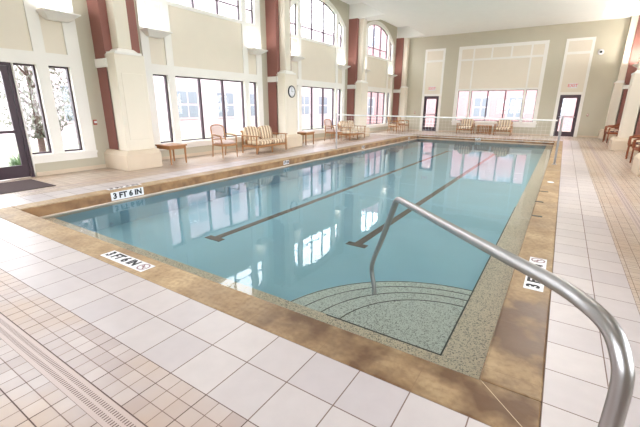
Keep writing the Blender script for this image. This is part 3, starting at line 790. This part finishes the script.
# ---- outside: ground, buildings, trees
mb = MB(); ring(mb, (CX - HW - .24, CX + HW + .24, YN - .24, YF + .24), (-60, 50, -40, 70), -.4, -.26); struct('ground', mb, M['grass'])
def facade(name, label, org, L, Hh, ax, mat, rows, step, ww):
    t = thing(name, label, 'building', org, 0)
    def P(u, d, z): return (u, d, z) if ax == 0 else (d, u, z)
    m = MB(); a = P(0, 0, 0); b = P(L, 6 if ax == 0 else -6, Hh); m.box(a[0], b[0], a[1], b[1], -.3, Hh); m.build('wall', mat, t)
    sg = -1 if ax == 0 else 1
    for r_ in rows:
        u = 1.0
        while u + ww < L:
            m = MB(); a = P(u, 0, 0); b = P(u + ww, sg * .06, 0); m.box(a[0], b[0], a[1], b[1], r_, r_ + 1.7)
            wf = m.build('window', M['facade_white'], t)
            m = MB()
            for k in range(2):
                a = P(u + .1 + k * (ww - .1) / 2, sg * .055, 0); b = P(u + (k + 1) * (ww - .1) / 2, sg * .08, 0); m.box(a[0], b[0], a[1], b[1], r_ + .1, r_ + .8); m.box(a[0], b[0], a[1], b[1], r_ + .9, r_ + 1.6)
            m.build('pane', M['facade_glass'], wf); u += step
facade('brick_building', 'pinkish brick building outside the far window', (-18, 34, 0), 32, 9, 0, M['brick'], (.6, 3.8, 6.8), 2.6, 1.3)
facade('neighbouring_building', 'pale building wing with windows seen through the left windows', (-19, 7, 0), 26, 8, 1, M['facade_white'], (.7, 3.9), 3.0, 1.6)
def tree(loc, h, r, label, mat, n=900, seed=1):
    rnd = random.Random(seed); t = thing('tree', label, 'tree', loc)
    m = MB(); m.tube([(0, 0, 0), (.05, .03, h * .4), (0, 0, h * .75)], [.10, .07, .03], 8)
    for k in range(9):
        a = rnd.random() * 6.28; z = h * (.25 + .05 * k); m.tube([(0, 0, z), (r * .7 * math.cos(a), r * .7 * math.sin(a), z + h * .2)], [.035, .01], 5)
    m.build('trunk', M['bark'], t)
    m = MB()
    for k in range(n):
        a = rnd.random() * 6.28; u = rnd.random() ** .5; ph = rnd.uniform(-1, 1); rr = r * math.sqrt(1 - ph * ph) * u
        c = Vector((rr * math.cos(a), rr * math.sin(a), h * .62 + ph * h * .42)); s_ = rnd.uniform(.03, .07)
        R_ = Matrix.Rotation(rnd.random() * 6, 3, 'X') @ Matrix.Rotation(rnd.random() * 6, 3, 'Z')
        m.add([c + R_ @ Vector(v) * s_ for v in ((-1, -.6, 0), (1, -.6, 0), (1, .6, .2), (-1, .6, .2))], [(0, 1, 2, 3)])
    m.build('foliage', mat, t)
tree((-12.6, 4.6, -.26), 4.2, 1.3, 'slender tree with pale sparse leaves outside first narrow window', M['leaf2'], 3600, 3)
tree((-13.6, 1.6, -.26), 4.4, 1.4, 'leafy tree outside the entrance door', M['leaf'], 3000, 4)
tree((-13.9, 7.6, -.26), 4.4, 1.3, 'pale tree outside the second narrow window', M['leaf2'], 2600, 5)
def shrub(loc, r, label, seed):
    rnd = random.Random(seed); m = MB()
    for k in range(260):
        a = rnd.random() * 6.28; q = rnd.random() * .25 * r; e = r * rnd.uniform(.5, 1.0); b = Vector((q * math.cos(a), q * math.sin(a), 0)); tip = Vector((e * math.cos(a), e * math.sin(a), rnd.uniform(.35, 1.0) * r * 1.5)); sd = Vector((-math.sin(a), math.cos(a), 0)) * .02
        mid = (b + tip) / 2 + Vector((0, 0, .2 * r)); m.add([b - sd, b + sd, mid + sd, mid - sd, tip], [(0, 1, 2, 3), (3, 2, 4)])
    o = m.build('ornamental_grass', M['leaf']); o.location = loc; tag(o, label, 'plant')
for k, (x, y, r, lb) in enumerate(((-10.9, 3.55, .7, 'low tufted green plant outside the entrance door'), (-11.0, 4.55, .7, 'low tufted plant outside the narrow window beside the door'), (-11.2, 5.4, .65, 'low tufted plant outside the narrow window nearest the red pier'), (-11.4, 2.6, .8, 'tufted plant seen through the entrance door glass'))):
    shrub((x, y, -.26), r * .62, lb, k)

# ---- added fill lamps, out of view: flush ceiling drums over the deck and pool
def fill_drum(x, y, label, P=90, z=ZC):
    t = thing('added_fill_light', label, 'added fill light', (x, y, z), 0, 'added round fill lights')
    m = MB(); m.lathe([(.0, 0), (.42, 0), (.42, -.05), (.39, -.06)], (0, 0), 28); m.build('housing', M['white'], t)
    m = MB(); m.lathe([(.0, -.055), (.39, -.055)], (0, 0), 28); m.build('diffuser', M['shade'], t)
    L = bpy.data.lights.new('added_fill_lamp', 'AREA'); L.shape = 'DISK'; L.size = .78; L.energy = P; L.color = (1, .975, .95)
    o = bpy.data.objects.new('added_fill_lamp', L); COL.objects.link(o); o.parent = t; o.location = (0, 0, -.075)
for y in (.4, 4.4, 7.6):
    for x in (-6.9, -3.4, .1): fill_drum(x, y, 'added round fill light, out of view, over the near half of hall', 8)
for y in (11.5, 14.8): fill_drum(.4, y, 'added round fill light, out of view, over the right deck', 50)

# ------------------------------------------------------------------ world, camera, view
w = bpy.data.worlds.new('sky'); SC.world = w; w.use_nodes = True
bg = w.node_tree.nodes['Background']; bg.inputs[0].default_value = (.93, .96, 1.0, 1); bg.inputs[1].default_value = 8
cam = bpy.data.cameras.new('camera'); co = bpy.data.objects.new('camera', cam); COL.objects.link(co); SC.camera = co
cam.sensor_width = 36; cam.lens = 364.8166 / 640 * 36; cam.clip_start = .02; cam.clip_end = 300
R = Matrix(((0.83971732, 0.54300373, 0.004667), (0.15733546, -0.23506451, -0.95916121), (-0.51973107, 0.80615856, -0.28282148)))
mw = Matrix((( R[0][0], -R[1][0], -R[2][0]), (R[0][1], -R[1][1], -R[2][1]), (R[0][2], -R[1][2], -R[2][2])))
co.matrix_world = Matrix.Translation((0, 0, 1.5)) @ mw.to_4x4()
SC.view_settings.view_transform = 'Standard'; SC.view_settings.look = 'None'; SC.view_settings.gamma = 1; SC.view_settings.use_curve_mapping = False
SC.view_settings.exposure = 0.55
cy = SC.cycles
cy.max_bounces = 10; cy.diffuse_bounces = 6; cy.glossy_bounces = 5; cy.transparent_max_bounces = 16; cy.use_denoising = True
cy.sample_clamp_indirect = 8
try: cy.denoiser = 'OPENIMAGEDENOISE'
except Exception: pass
